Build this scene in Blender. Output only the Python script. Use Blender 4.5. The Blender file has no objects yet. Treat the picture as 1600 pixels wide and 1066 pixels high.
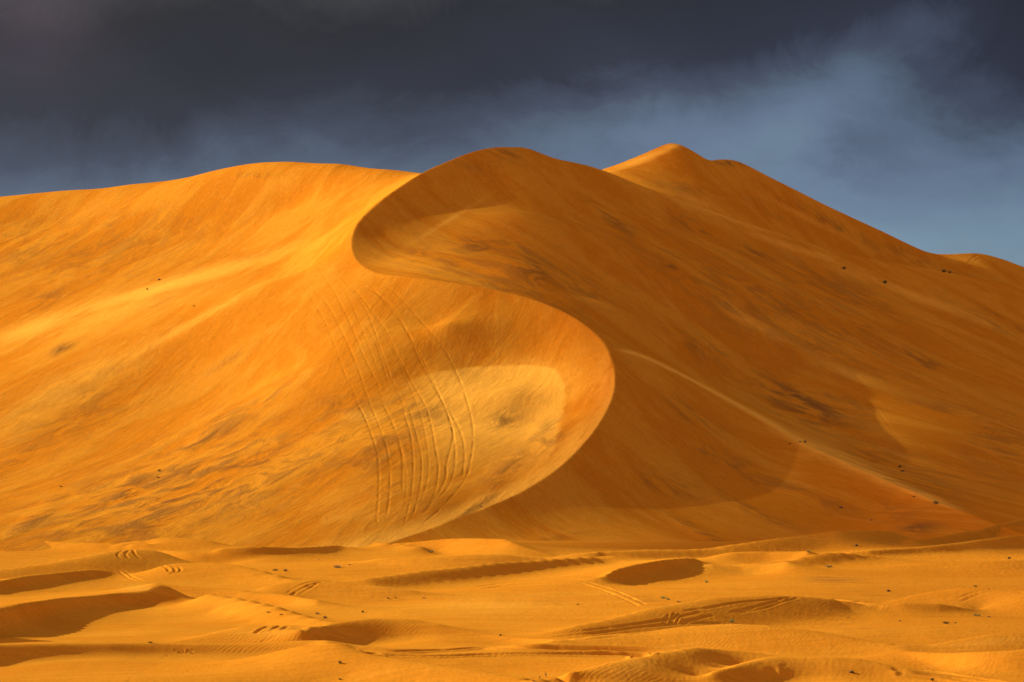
import bpy, math, random
import numpy as np, time
_T0 = time.time()
def tick(n): pass
from mathutils import Vector

sc = bpy.context.scene
COL = sc.collection
Q = 1.0                      # terrain resolution factor
rng = np.random.RandomState(7)

# ------------------------------------------------------------------ camera
F = 4000.0                   # focal length in photograph pixels (photo 1600 x 1066)
CX, CY, HOR = 800.0, 533.0, 640.0
CAMZ = 30.0
PITCH = math.atan((HOR - CY) / F)
cam_d = bpy.data.cameras.new('camera')
cam_d.sensor_width = 36.0
cam_d.lens = 36.0 * F / 1600.0
cam_d.clip_start = 1.0
cam_d.clip_end = 20000.0
cam = bpy.data.objects.new('camera', cam_d)
COL.objects.link(cam)
cam.location = (0, 0, CAMZ)
cam.rotation_euler = (math.pi / 2 + PITCH, 0, 0)
sc.camera = cam

# ------------------------------------------------------------------ light
SUN_EL = math.radians(21.0)
SUN_BACK = math.radians(14.0)      # sun stands to the left and a little beyond the dune
SL = Vector((-math.cos(SUN_EL) * math.cos(SUN_BACK), math.cos(SUN_EL) * math.sin(SUN_BACK), math.sin(SUN_EL)))
sun_d = bpy.data.lights.new('sun', 'SUN')
sun_d.energy = 5.0
sun_d.angle = math.radians(0.8)
sun_d.color = (1.0, 0.97, 0.78)
sun = bpy.data.objects.new('sun', sun_d)
COL.objects.link(sun)
sun.rotation_euler = (-SL).to_track_quat('-Z', 'Y').to_euler()
sun.location = (-300, 200, 400)

sc.view_settings.view_transform = 'Standard'
sc.view_settings.look = 'None'
sc.view_settings.exposure = 0.74
sc.view_settings.gamma = 1.0

def srgb(r, g, b):
    f = lambda c: (c / 255 / 12.92) if c / 255 <= 0.04045 else ((c / 255 + 0.055) / 1.055) ** 2.4
    return (f(r), f(g), f(b), 1.0)

class NT:
    """tiny helper round a node tree"""
    def __init__(s, nt):
        s.t = nt; s.n = nt.nodes; s.l = nt.links
    def new(s, kind, **kw):
        n = s.n.new(kind)
        for k, v in kw.items(): setattr(n, k, v)
        return n
    def put(s, sock, v):
        if isinstance(v, bpy.types.NodeSocket): s.l.new(v, sock)
        else: sock.default_value = v
    def math(s, op, a, b=None, c=None, clamp=False):
        n = s.new('ShaderNodeMath', operation=op, use_clamp=clamp)
        s.put(n.inputs[0], a)
        if b is not None: s.put(n.inputs[1], b)
        if c is not None: s.put(n.inputs[2], c)
        return n.outputs[0]
    def step(s, v, lo, hi, a=0.0, b=1.0):
        n = s.new('ShaderNodeMapRange', interpolation_type='SMOOTHSTEP')
        s.put(n.inputs[0], v); s.put(n.inputs[1], lo); s.put(n.inputs[2], hi); s.put(n.inputs[3], a); s.put(n.inputs[4], b)
        return n.outputs[0]
    def mix(s, f, a, b, mode='MIX'):
        n = s.new('ShaderNodeMix', data_type='RGBA', blend_type=mode)
        s.put(n.inputs[0], f); s.put(n.inputs[6], a); s.put(n.inputs[7], b)
        return n.outputs[2]
    def noise(s, vec, scale, detail=5.0, rough=0.55, dist=0.0):
        n = s.new('ShaderNodeTexNoise')
        s.put(n.inputs['Vector'], vec); n.inputs['Scale'].default_value = scale
        n.inputs['Detail'].default_value = detail; n.inputs['Roughness'].default_value = rough
        n.inputs['Distortion'].default_value = dist
        return n.outputs['Fac']
    def mapping(s, vec, rot=(0, 0, 0), scale=(1, 1, 1), loc=(0, 0, 0)):
        n = s.new('ShaderNodeMapping')
        s.put(n.inputs['Vector'], vec); n.inputs['Rotation'].default_value = rot
        n.inputs['Scale'].default_value = scale; n.inputs['Location'].default_value = loc
        return n.outputs[0]
    def comb(s, x, y, z):
        n = s.new('ShaderNodeCombineXYZ')
        s.put(n.inputs[0], x); s.put(n.inputs[1], y); s.put(n.inputs[2], z)
        return n.outputs[0]

# ------------------------------------------------------------------ sky
w = bpy.data.worlds.new('World')
sc.world = w
w.use_nodes = True
W = NT(w.node_tree)
W.n.clear()
tc = W.new('ShaderNodeTexCoord')
sep = W.new('ShaderNodeSeparateXYZ')
W.l.new(tc.outputs['Generated'], sep.inputs[0])
dx, dy, dz = sep.outputs
az = W.math('ARCTAN2', dx, dy)                       # bearing from the view's north
hyp = W.math('SQRT', W.math('ADD', W.math('MULTIPLY', dx, dx), W.math('MULTIPLY', dy, dy)))
el = W.math('ARCTAN2', dz, hyp)                      # elevation
P3 = tc.outputs['Generated']
soft = W.noise(W.mapping(P3, rot=(0, math.radians(-20), 0), scale=(9, 9, 15)), 1.0, 8.0, 0.62, 0.6)
big = W.noise(W.mapping(P3, scale=(5, 5, 9), loc=(3, 1, 2)), 1.0, 3.0, 0.5)
fine = W.noise(W.mapping(P3, rot=(0, math.radians(-28), 0), scale=(22, 22, 34), loc=(1, 7, 2)), 1.0, 9.0, 0.66, 0.9)
rain = W.noise(W.mapping(P3, rot=(0, math.radians(-35), 0), scale=(34, 34, 11)), 1.0, 5.0, 0.6)
def cen(n): return W.math('SUBTRACT', n, 0.5)
def blob(px, py, rx, ry, rot=0.0):
    a0 = math.atan((px - CX) / F); e0 = math.atan((HOR - py) / F)
    a = W.math('SUBTRACT', az, a0); e = W.math('SUBTRACT', el, e0)
    a = W.math('ADD', a, W.math('MULTIPLY', cen(soft), 0.05)); e = W.math('ADD', e, W.math('MULTIPLY', cen(fine), 0.022))
    c, s_ = math.cos(rot), math.sin(rot)
    u = W.math('ADD', W.math('MULTIPLY', a, c), W.math('MULTIPLY', e, s_))
    v = W.math('SUBTRACT', W.math('MULTIPLY', e, c), W.math('MULTIPLY', a, s_))
    u = W.math('DIVIDE', u, rx / F); v = W.math('DIVIDE', v, ry / F)
    r2 = W.math('ADD', W.math('MULTIPLY', u, u), W.math('MULTIPLY', v, v))
    return W.math('EXPONENT', W.math('MULTIPLY', r2, -1.0))
# h: height above the lower edge of the storm cloud (edge drops towards the left)
edge = W.math('ADD', 0.099, W.math('MULTIPLY', az, 0.080))
h = W.math('SUBTRACT', el, edge)
h = W.math('ADD', h, W.math('MULTIPLY', cen(soft), 0.042))
h = W.math('ADD', h, W.math('MULTIPLY', cen(fine), 0.034))
h = W.math('ADD', h, W.math('MULTIPLY', cen(rain), 0.006))
h = W.math('ADD', h, W.math('MULTIPLY', blob(1600, 110, 150, 170, 0.3), 0.026))
h = W.math('ADD', h, W.math('MULTIPLY', blob(1350, 215, 70, 55, -0.9), 0.012))
h = W.math('ADD', h, W.math('MULTIPLY', blob(1390, 90, 230, 95, 0.5), -0.028))
h = W.math('ADD', h, W.math('MULTIPLY', blob(1000, 190, 260, 60, 0.0), -0.010))
ramp = W.new('ShaderNodeValToRGB')
W.l.new(W.math('MULTIPLY_ADD', h, 5.2, 0.5, clamp=True), ramp.inputs[0])
els = ramp.color_ramp.elements
els[0].position = 0.06; els[0].color = srgb(132, 156, 168)
els[1].position = 0.98; els[1].color = srgb(70, 71, 73)
for p, c in ((0.30, (108, 134, 154)), (0.45, (88, 107, 132)), (0.56, (66, 76, 95)), (0.66, (51, 55, 67)), (0.80, (48, 50, 56))):
    e_ = els.new(p); e_.color = srgb(*c)
cloud = ramp.outputs[0]
# slow change from neutral grey on the left to blue on the right
lr = W.step(az, -0.22, 0.2)
cloud = W.mix(lr, W.mix(0.75, cloud, (1.06, 0.99, 0.92, 1), 'MULTIPLY'), W.mix(0.9, cloud, W.mix(W.step(h, 0.0, 0.05), (0.76, 0.82, 0.86, 1), (0.58, 0.66, 0.86, 1)), 'MULTIPLY'))
shade = W.math('MULTIPLY_ADD', cen(big), 0.9, 1.0)
shade = W.math('MULTIPLY', shade, W.math('MULTIPLY_ADD', cen(fine), 0.35, 1.0))
cloud = W.mix(1.0, cloud, W.comb(shade, shade, shade), 'MULTIPLY')
cloud = W.mix(W.math('MULTIPLY', blob(40, 40, 110, 90), 0.14), cloud, srgb(120, 92, 112))
low = W.math('MULTIPLY', W.step(el, 0.10, 0.05), W.step(az, 0.05, -0.22))
cloud = W.mix(W.math('MULTIPLY', low, 0.12), cloud, srgb(84, 102, 132))
hs = W.new('ShaderNodeHueSaturation'); hs.inputs['Saturation'].default_value = 0.86
W.l.new(cloud, hs.inputs['Color']); cloud = hs.outputs[0]
bgc = W.new('ShaderNodeBackground')
W.l.new(cloud, bgc.inputs[0]); bgc.inputs[1].default_value = 0.73      # exposure is +0.45
sky = W.new('ShaderNodeTexSky', sky_type='NISHITA')
sky.sun_disc = False
sky.sun_elevation = SUN_EL
sky.sun_rotation = -(math.pi / 2 - SUN_BACK)
sky.dust_density = 1.5
bgs = W.new('ShaderNodeBackground')
W.l.new(W.mix(1.0, sky.outputs[0], (1.40, 0.80, 0.58, 1), 'MULTIPLY'), bgs.inputs[0]); bgs.inputs[1].default_value = 0.108
# the storm stands in the north; the rest of the sky is hazy and open
storm = W.math('MULTIPLY', W.step(W.math('ABSOLUTE', az), 0.75, 0.45), W.step(el, 0.75, 0.42))
mixs = W.new('ShaderNodeMixShader')
W.l.new(storm, mixs.inputs[0]); W.l.new(bgs.outputs[0], mixs.inputs[1]); W.l.new(bgc.outputs[0], mixs.inputs[2])
wo = W.new('ShaderNodeOutputWorld')
W.l.new(mixs.outputs[0], wo.inputs[0])

# ------------------------------------------------------------------ photograph geometry
cp, sp = math.cos(PITCH), math.sin(PITCH)
def P(px, py, Y):
    """point on the ray of photo pixel (px, py) at ground distance Y"""
    px = np.asarray(px, float); py = np.asarray(py, float); Y = np.asarray(Y, float)
    r = px - CX; v = CY - py
    fy = F * cp - v * sp; fz = F * sp + v * cp
    return np.stack([r / fy * Y, Y + 0 * r, CAMZ + fz / fy * Y], -1)
def project(X, Y, Z):
    d = Y * cp + (Z - CAMZ) * sp
    v = -Y * sp + (Z - CAMZ) * cp
    return CX + F * X / d, CY - F * v / d

def catmull(pts, n_per=6):
    p = np.asarray(pts, float)
    q = np.vstack([2 * p[0] - p[1], p, 2 * p[-1] - p[-2]])
    out = []
    for i in range(1, len(q) - 2):
        a, b, c, d = q[i - 1], q[i], q[i + 1], q[i + 2]
        for t in np.arange(n_per) / n_per:
            out.append(0.5 * ((2 * b) + (c - a) * t + (2 * a - 5 * b + 4 * c - d) * t * t + (3 * b - a - 3 * c + d) * t ** 3))
    out.append(p[-1])
    return np.array(out)

class TPS:
    """thin plate surface z(x, y) through scattered points"""
    def __init__(s, pts, lam=1e-4):
        pts = np.asarray(pts, float)
        s.c = pts[:, :2] / 100.0
        n = len(pts)
        K = s.k(s.c, s.c) + np.diag(np.broadcast_to(lam, (n,)))
        Pm = np.hstack([np.ones((n, 1)), s.c])
        A = np.zeros((n + 3, n + 3)); A[:n, :n] = K; A[:n, n:] = Pm; A[n:, :n] = Pm.T
        b = np.zeros(n + 3); b[:n] = pts[:, 2]
        sol = np.linalg.solve(A, b)
        s.w = sol[:n]; s.a = sol[n:]
    @staticmethod
    def k(a, b):
        r2 = (a[:, None, 0] - b[None, :, 0]) ** 2 + (a[:, None, 1] - b[None, :, 1]) ** 2
        return 0.5 * r2 * np.log(r2 + 1e-12)
    def __call__(s, x, y):
        x = np.asarray(x).ravel() / 100.0; y = np.asarray(y).ravel() / 100.0
        out = np.empty(len(x))
        for i in range(0, len(x), 40000):
            q = np.stack([x[i:i + 40000], y[i:i + 40000]], 1)
            out[i:i + 40000] = s.k(q, s.c) @ s.w + s.a[0] + q @ s.a[1:]
        return out

def inside(poly, x, y):
    x = x.ravel(); y = y.ravel()
    res = np.zeros(len(x), bool)
    n = len(poly)
    for i in range(n):
        x0, y0 = poly[i]; x1, y1 = poly[(i + 1) % n]
        if y0 == y1: continue
        c = ((y0 > y) != (y1 > y)) & (x < (x1 - x0) * (y - y0) / (y1 - y0) + x0)
        res ^= c
    return res

def vnoise(x, y, seed=0, octaves=4):
    """smooth value noise, about -1..1"""
    r = np.random.RandomState(seed)
    tab = r.rand(256, 256) * 2 - 1
    tot = np.zeros(x.shape); amp = 1.0; nrm = 0.0
    for o in range(octaves):
        xi = np.floor(x).astype(int); yi = np.floor(y).astype(int)
        fx = x - xi; fy = y - yi
        fx = fx * fx * fx * (fx * (fx * 6 - 15) + 10); fy = fy * fy * fy * (fy * (fy * 6 - 15) + 10)
        g = lambda a, b: tab[(xi + a) & 255, (yi + b) & 255]
        tot += amp * ((g(0, 0) * (1 - fx) + g(1, 0) * fx) * (1 - fy) + (g(0, 1) * (1 - fx) + g(1, 1) * fx) * fy)
        nrm += amp; amp *= 0.5
        x = x * 2.03 + 17.3; y = y * 2.03 + 5.1
    return tot / nrm

def blur_cols(a, sig):
    n = int(3 * sig) + 1
    k = np.exp(-0.5 * (np.arange(-n, n + 1) / sig) ** 2); k /= k.sum()
    return np.convolve(np.pad(a, n, mode='edge'), k, 'valid')

def columns(n_in, n_out, umax=0.36, uin=0.212):
    a = np.linspace(-uin, uin, int(n_in * Q))
    t = np.linspace(0, 1, int(n_out * Q) + 1)[1:]
    b = uin + (umax - uin) * (0.35 * t + 0.65 * t * t)
    return np.concatenate([-b[::-1], a, b])

class Sheet:
    """a height field on a fan of columns (u = x / y) and rows of distance y"""
    def __init__(s, u, yr):
        s.u = u; s.yr = yr
        s.Y, U = np.meshgrid(yr, u, indexing='ij')
        s.X = U * s.Y
        s.Z = np.zeros_like(s.X)
        s.attr = {}
    def rows(s):
        return project(s.X, s.Y, s.Z)
    def hit(s, px, py):
        """first point of the sheet seen at photo pixel"""
        u0 = (px - CX) / (F * cp - (CY - py) * sp)
        j = int(np.clip(np.searchsorted(s.u, u0), 1, len(s.u) - 1))
        t = (u0 - s.u[j - 1]) / (s.u[j] - s.u[j - 1])
        z = s.Z[:, j - 1] * (1 - t) + s.Z[:, j] * t
        _, r = project(u0 * s.yr, s.yr, z)
        k = np.nonzero(r <= py)[0]
        if len(k) == 0: return None
        k = k[0]
        if k == 0: return None
        f = (r[k - 1] - py) / max(r[k - 1] - r[k], 1e-9)
        y = s.yr[k - 1] + f * (s.yr[k] - s.yr[k - 1])
        return np.array([u0 * y, y, z[k - 1] + f * (z[k] - z[k - 1])])
    def z_at(s, x, y):
        i = int(np.clip(np.searchsorted(s.yr, y), 1, len(s.yr) - 1)); uu = x / y
        j = int(np.clip(np.searchsorted(s.u, uu), 1, len(s.u) - 1))
        a = (y - s.yr[i - 1]) / (s.yr[i] - s.yr[i - 1]); b = (uu - s.u[j - 1]) / (s.u[j] - s.u[j - 1])
        Z = s.Z
        return (Z[i - 1, j - 1] * (1 - b) + Z[i - 1, j] * b) * (1 - a) + (Z[i, j - 1] * (1 - b) + Z[i, j] * b) * a
    def carve(s, line, width, depth, berm=0.5, ragged=True):
        """a wheel rut or footpath pressed along a ground polyline"""
        line = np.asarray(line)[:, :2]
        lo = line.min(0) - 4 * width; hi = line.max(0) + 4 * width
        ri = np.nonzero((s.yr >= lo[1]) & (s.yr <= hi[1]))[0]
        if len(ri) == 0: return
        r0, r1 = ri[0], ri[-1] + 1
        ulo = min(lo[0] / lo[1], lo[0] / hi[1]); uhi = max(hi[0] / lo[1], hi[0] / hi[1])
        ci = np.nonzero((s.u >= ulo) & (s.u <= uhi))[0]
        if len(ci) == 0: return
        c0, c1 = ci[0], ci[-1] + 1
        X = s.X[r0:r1, c0:c1]; Y = s.Y[r0:r1, c0:c1]
        best = np.full(X.shape, 1e9); along = np.zeros(X.shape)
        L = 0.0; tot = np.sum(np.hypot(*np.diff(line, axis=0).T))
        for a, b in zip(line[:-1], line[1:]):
            d = b - a; ln = np.hypot(*d)
            if ln < 1e-6: continue
            t = np.clip(((X - a[0]) * d[0] + (Y - a[1]) * d[1]) / ln ** 2, 0, 1)
            dd = np.hypot(X - a[0] - t * d[0], Y - a[1] - t * d[1])
            m = dd < best
            best[m] = dd[m]; along[m] = (L + t * ln)[m]
            L += ln
        q = best / width
        fade = np.clip(along / (0.06 * tot), 0, 1) * np.clip((tot - along) / (0.06 * tot), 0, 1)
        rag = np.clip(0.8 + 0.9 * vnoise(X * 0.5, Y * 0.35, 5, 3), 0.1, 1.6)
        if not ragged: rag = 0.9 + 0.25 * vnoise(X * 0.3, Y * 0.3, 5, 2)
        prof = -np.exp(-q ** 2 * 1.4) + berm * np.exp(-((q - 1.55) / 0.5) ** 2)
        s.Z[r0:r1, c0:c1] += depth * fade * rag * prof
    def build(s, name, mat, label):
        ny, nx = s.X.shape
        co = np.stack([s.X, s.Y, s.Z], -1).reshape(-1, 3).astype(np.float32)
        idx = np.arange(ny * nx, dtype=np.int32).reshape(ny, nx)
        f = np.stack([idx[:-1, :-1], idx[:-1, 1:], idx[1:, 1:], idx[1:, :-1]], -1).reshape(-1, 4)
        me = bpy.data.meshes.new(name)
        me.vertices.add(len(co)); me.vertices.foreach_set('co', co.ravel())
        me.loops.add(f.size); me.loops.foreach_set('vertex_index', f.ravel())
        me.polygons.add(len(f)); me.polygons.foreach_set('loop_start', np.arange(0, f.size, 4, dtype=np.int32))
        me.update(calc_edges=True)
        me.polygons.foreach_set('use_smooth', np.ones(len(f), bool))
        for k, v in s.attr.items():
            at = me.attributes.new(k, 'FLOAT', 'POINT')
            at.data.foreach_set('value', v.ravel().astype(np.float32))
        me.materials.append(mat)
        o = bpy.data.objects.new(name, me)
        COL.objects.link(o)
        o['kind'] = 'structure'; o['label'] = label; o['category'] = 'dune'
        return o

# ------------------------------------------------------------------ the great dune
S_px = [(812, 230, 842), (775, 230, 834), (740, 237, 822), (700, 252, 807), (660, 270, 794), (620, 295, 780), (590, 317, 768),
        (565, 340, 756), (552, 360, 746), (548, 380, 737), (552, 400, 727), (565, 415, 717), (590, 427, 704), (630, 432, 695),
        (680, 438, 688), (740, 447, 682), (800, 459, 676), (850, 474, 668), (900, 498, 655), (940, 530, 637), (956, 560, 620),
        (961, 590, 603), (957, 620, 588), (940, 655, 573), (915, 690, 558), (880, 725, 544), (830, 760, 529), (780, 785, 518),
        (720, 808, 506), (670, 827, 496), (620, 845, 486), (560, 865, 474)]
S3 = catmull([P(*p) for p in S_px], 4)
peak = S3[0]
back = np.array([[peak[0] + 6, peak[1] + 40, peak[2] - 8], [peak[0] + 15, peak[1] + 110, peak[2] - 35], [peak[0] + 30, peak[1] + 260, peak[2] - 110]])
front = np.array([[S3[-1][0] - 14, 440, 0.0], [S3[-1][0] - 40, 380, -8.0]])
S_all = np.vstack([back[::-1], S3, front])
SUB_px = [(948, 543, 630), (1000, 557, 640), (1050, 580, 645), (1100, 606, 640), (1200, 661, 615), (1250, 690, 598), (1320, 723, 575), (1400, 758, 553),
          (1480, 791, 530), (1540, 813, 513), (1640, 850, 490), (1800, 900, 460)]
SUB3 = catmull([P(*p) for p in SUB_px], 4)
iJ = int(np.argmin(np.hypot(S3[:, 0] - SUB3[0, 0], S3[:, 1] - SUB3[0, 1])))
SUB3[0] = S3[iJ]

def pts(lst): return np.array([P(*p) for p in lst])
L_pts = pts([(-400, 345, 860), (-200, 325, 872), (0, 308, 885), (100, 298, 890), (200, 289, 894), (270, 284, 894), (330, 268, 902), (400, 255, 908),
             (450, 253, 908), (520, 257, 902), (600, 266, 890), (650, 272, 878),
             (0, 400, 790), (150, 380, 812), (300, 350, 840), (450, 320, 862), (560, 300, 862), (-200, 420, 770), (100, 340, 850), (500, 370, 800),
             (0, 460, 745), (200, 420, 778), (380, 390, 800),
             (440, 412, 758), (400, 420, 752), (250, 455, 732), (100, 497, 712), (0, 524, 700), (-150, 565, 680), (-400, 640, 650),
             (500, 412, 740), (400, 445, 712), (300, 490, 690), (200, 540, 665), (100, 593, 640), (0, 648, 613), (-150, 725, 578), (-400, 800, 530),
             (450, 490, 676), (300, 580, 650), (100, 700, 585), (-100, 790, 525), (0, 780, 530), (200, 700, 583), (200, 780, 520), (100, 830, 485),
             (400, 600, 637), (400, 690, 574), (400, 780, 512), (500, 500, 668), (500, 560, 640), (500, 630, 606), (500, 700, 560), (500, 780, 512), (560, 440, 700),
             (550, 840, 485), (400, 845, 480), (300, 845, 480), (-200, 850, 480), (600, 500, 666), (600, 580, 630), (600, 640, 602), (620, 700, 558), (640, 780, 512),
             (700, 500, 658), (700, 550, 647), (800, 510, 660), (870, 520, 654), (680, 510, 663),
             (800, 615, 612), (720, 620, 612), (700, 680, 574), (800, 680, 577), (850, 700, 563), (760, 745, 540), (680, 790, 510)])
R1_pts = pts([(1026, 623, 603), (1092, 650, 612), (1009, 690, 573), (1079, 712, 578), (1219, 705, 592), (1219, 760, 565), (1320, 760, 558), (954, 758, 544), (1027, 776, 544), (1174, 794, 544), (1395, 800, 546),
              (857, 810, 518), (973, 821, 518), (1243, 833, 524), (768, 846, 496), (993, 850, 496), (1120, 846, 502), (1007, 585, 622), (1400, 838, 508), (1550, 845, 500), (700, 855, 488)])
CR_px = [(830, 234, 846), (850, 244, 852), (875, 252, 860), (900, 259, 868), (925, 267, 876), (960, 281, 878), (1010, 298, 882), (1060, 314, 884), (1100, 329, 885),
         (1160, 349, 885), (1225, 370, 887), (1320, 400, 892), (1380, 412, 897), (1435, 421, 902), (1500, 433, 908), (1600, 455, 918), (1700, 478, 925), (1900, 525, 940)]
CR3 = catmull([P(*p) for p in CR_px], 2)
R2_pts = np.vstack([CR3, pts([
    (820, 265, 809), (820, 320, 763), (820, 400, 709), (820, 450, 680), (740, 290, 800), (740, 322, 788), (740, 380, 742), (740, 438, 702), (690, 335, 775), (650, 355, 760), (650, 400, 721),
    (650, 425, 699), (600, 380, 746), (600, 410, 726), (900, 300, 828), (900, 350, 785), (900, 430, 724), (900, 470, 697), (1000, 340, 815), (1000, 400, 755), (1000, 480, 692), (1010, 540, 672),
    (1100, 370, 835), (1100, 430, 764), (1100, 500, 730), (1100, 585, 690), (1200, 410, 815), (1200, 480, 748), (1200, 560, 710), (1200, 640, 668), (1300, 430, 838), (1300, 500, 760), (1300, 600, 692),
    (1300, 690, 634), (1400, 470, 828), (1400, 550, 744), (1400, 650, 664), (1400, 735, 602), (1500, 500, 812), (1500, 590, 724), (1500, 680, 636), (1500, 770, 560), (1600, 520, 828), (1600, 600, 736),
    (1600, 700, 636), (1600, 800, 542), (1800, 600, 800), (1800, 720, 660), (1800, 830, 520)])])
def recede(p, k):
    # the flanks fall away from the curved crest: depth grows with the distance from it
    p = p.copy()
    px, py = project(p[:, 0], p[:, 1], p[:, 2])
    g = np.maximum(560 - px, 0) / 800 * np.clip((850 - py) / 420, 0, 1.1)
    return P(px, py, p[:, 1] * (1 + k * g))
L_pts = recede(L_pts, 0.20)
BOWL3 = catmull([P(*p) for p in [(650, 588, 629), (690, 577, 635), (730, 570, 641), (790, 566, 643), (840, 567, 640), (872, 572, 634), (886, 590, 624), (888, 620, 610), (878, 655, 593)]], 3)
def behind(p, steps):
    out = []
    for dy_, dz_ in steps: out.append(p + np.array([0, dy_, -dz_]))
    return np.vstack(out)
L_back = behind(L_pts[:12], ((50, 5), (140, 40), (260, 110)))
R2_back = behind(CR3[2:], ((14, 2.5), (40, 12), (110, 48), (250, 120)))
def thin(a, k): return a[::k]
def fit(soft, *parts):
    p = np.vstack([np.asarray(a, float) for a, _ in parts])
    lam = np.concatenate([np.full(len(a), soft if q else 1e-4) for a, q in parts])
    return TPS(p, lam)
tL = fit(0.004, (S_all, 0), (L_pts[:12], 0), (L_pts[12:], 1), (BOWL3, 0), (L_back, 0), ([[-300, 440, -2], [-100, 440, 0], [-60, 440, 0], [-200, 400, -8], [0, 380, -10]], 0))
t1 = fit(0.01, (S3[iJ:], 0), (front, 0), (SUB3[1:], 0), (R1_pts, 1), ([[20, 440, 0], [60, 440, 0], [110, 430, 0], [50, 390, -10]], 0))
nC = len(CR3)
t2 = fit(0.03, (back, 0), (S3[:iJ + 1], 0), (SUB3[1:], 0), (R2_pts[:nC], 0), (R2_pts[nC:], 1), (R2_back, 0), ([[250, 440, -4], [160, 440, -3]], 0))

MD = Sheet(columns(1150, 150), np.concatenate([np.arange(440, 720, 0.34 / Q), np.arange(720, 1000, 0.5 / Q), np.arange(1000, 1260, 2.0 / Q)]))
polyL = np.vstack([S_all[:, :2], [[-3000, 380], [-3000, 1165]]])
poly1 = np.vstack([S3[iJ:, :2], front[:, :2], [[900, 380], [900, SUB3[-1, 1]]], SUB3[::-1, :2]])
mL = inside(polyL, MD.X, MD.Y); m1 = inside(poly1, MD.X, MD.Y) & ~mL; m2 = ~(mL | m1)
z = np.empty(MD.X.size); xf, yf = MD.X.ravel(), MD.Y.ravel()
for m, t in ((mL, tL), (m1, t1), (m2, t2)): z[m] = t(xf[m], yf[m])
MD.Z = z.reshape(MD.X.shape)
mL = mL.reshape(MD.X.shape); m1 = m1.reshape(MD.X.shape); m2 = m2.reshape(MD.X.shape)
def smooth(Z, n=1):
    for _ in range(n):
        Z2 = Z.copy()
        Z2[1:-1, 1:-1] = (4 * Z[1:-1, 1:-1] + 2 * (Z[2:, 1:-1] + Z[:-2, 1:-1] + Z[1:-1, 2:] + Z[1:-1, :-2])
                          + Z[2:, 2:] + Z[:-2, 2:] + Z[2:, :-2] + Z[:-2, :-2]) / 16
        Z = Z2
    return Z
MD.Z = smooth(MD.Z, 2)

tick('main')
# ------------------------------------------------------------------ the far dune
FC_px = [(700, 330, 1010), (800, 300, 1010), (880, 287, 1010), (930, 269, 1010), (960, 259, 1011), (1000, 243, 1012), (1035, 229, 1013), (1050, 225, 1011), (1062, 225.5, 1008), (1085, 239, 1012),
         (1108, 250, 1018), (1125, 249, 1021), (1145, 250, 1024), (1165, 257, 1026), (1200, 275, 1030), (1250, 300, 1036), (1300, 325, 1042), (1380, 362, 1046),
         (1430, 386, 1046), (1455, 395, 1046), (1480, 397, 1046), (1530, 396, 1050), (1570, 406, 1050), (1600, 417, 1050), (1700, 450, 1055), (1850, 490, 1060)]
FC3 = catmull([P(*p) for p in FC_px], 3)
EDGE_px = [(800, 330, 985), (880, 297, 985), (935, 274, 986), (960, 268, 988), (985, 262, 990), (1010, 254, 993), (1030, 244, 996), (1048, 234, 999), (1058, 228, 1002)]
EDGE3 = np.vstack([catmull([P(*p) for p in EDGE_px], 4), FC3[8 * 3 + 1:]])
FD_pts = pts([(960, 283, 975), (1000, 278, 977), (1060, 281, 979), (1110, 284, 982), (1060, 305, 956), (1000, 290, 964), (1100, 318, 960), (1150, 300, 990), (1160, 340, 962),
              (1200, 320, 999), (1200, 350, 979), (1300, 365, 1015), (1300, 385, 1002), (1380, 395, 1024), (1400, 412, 1015), (1440, 410, 1033), (1470, 414, 1036),
              (1500, 420, 1034), (1540, 420, 1036), (1600, 440, 1035), (1500, 440, 1015), (1600, 470, 1010), (1750, 500, 1010)])
FD = Sheet(columns(760, 90), np.concatenate([np.arange(885, 1080, 0.5 / Q), np.arange(1080, 1330, 3.0 / Q)]))
tF = fit(0.002, (EDGE3, 0), (FD_pts, 1), ([[-200, 880, 40], [-100, 880, 60], [-60, 930, 80]], 1))
tB = TPS(np.vstack([FC3, EDGE3, behind(FC3, ((20, 4), (70, 24), (170, 80))), [[100, 880, 150], [200, 880, 120], [0, 880, 120]]]), 2e-5)
FD.Z = np.minimum(tF(FD.X, FD.Y), tB(FD.X, FD.Y)).reshape(FD.X.shape)
FD.Z = smooth(FD.Z, 1)

tick('far')
# ------------------------------------------------------------------ the low dunes in front
bt = np.array([(y, HOR + F * (CAMZ - 4.5) / y) for y in np.linspace(190, 640, 60)])
def Yb(row): return np.minimum(np.interp(row, bt[::-1, 1], bt[::-1, 0]), 560)
def pyb(Y): return np.interp(Y, bt[:, 0], bt[:, 1])
FG = Sheet(columns(1150, 150), np.concatenate([np.geomspace(205, 650, int(1100 * Q))]))
base_z = P(CX, pyb(FG.yr), FG.yr)[:, 2]
base_z = blur_cols(base_z, 25 * Q)
B = np.repeat(base_z[:, None], len(FG.u), 1)
B += 0.5 * vnoise(FG.X / 16 + FG.Y / 60, FG.Y / 45, 11, 2)
upx = CX + FG.u * F * 1.004
bodies = []
def body(nodes, fs=0.58, ff=0.10, bs=0.10, Y=None, yadd=0.0, sig=3.0):
    bodies.append((np.array(nodes, float), fs, ff, bs, Y, yadd, sig))
SLIP, ROUND = 0.50, 0.19
body([(-80, 832, 848), (0, 834, 850), (50, 843, 855), (100, 847, 857), (170, 849, 860), (230, 850, 862)], 0.20)
body([(170, 851, 858), (210, 845, 860), (261, 840, 862), (300, 841, 862), (330, 845, 862)], 0.16)
body([(345, 848, 852), (380, 840, 850), (402, 836, 849), (440, 835, 848), (481, 837, 845), (533, 839, 848), (570, 845, 852), (600, 849, 854), (660, 855, 858)], 0.40)
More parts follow.
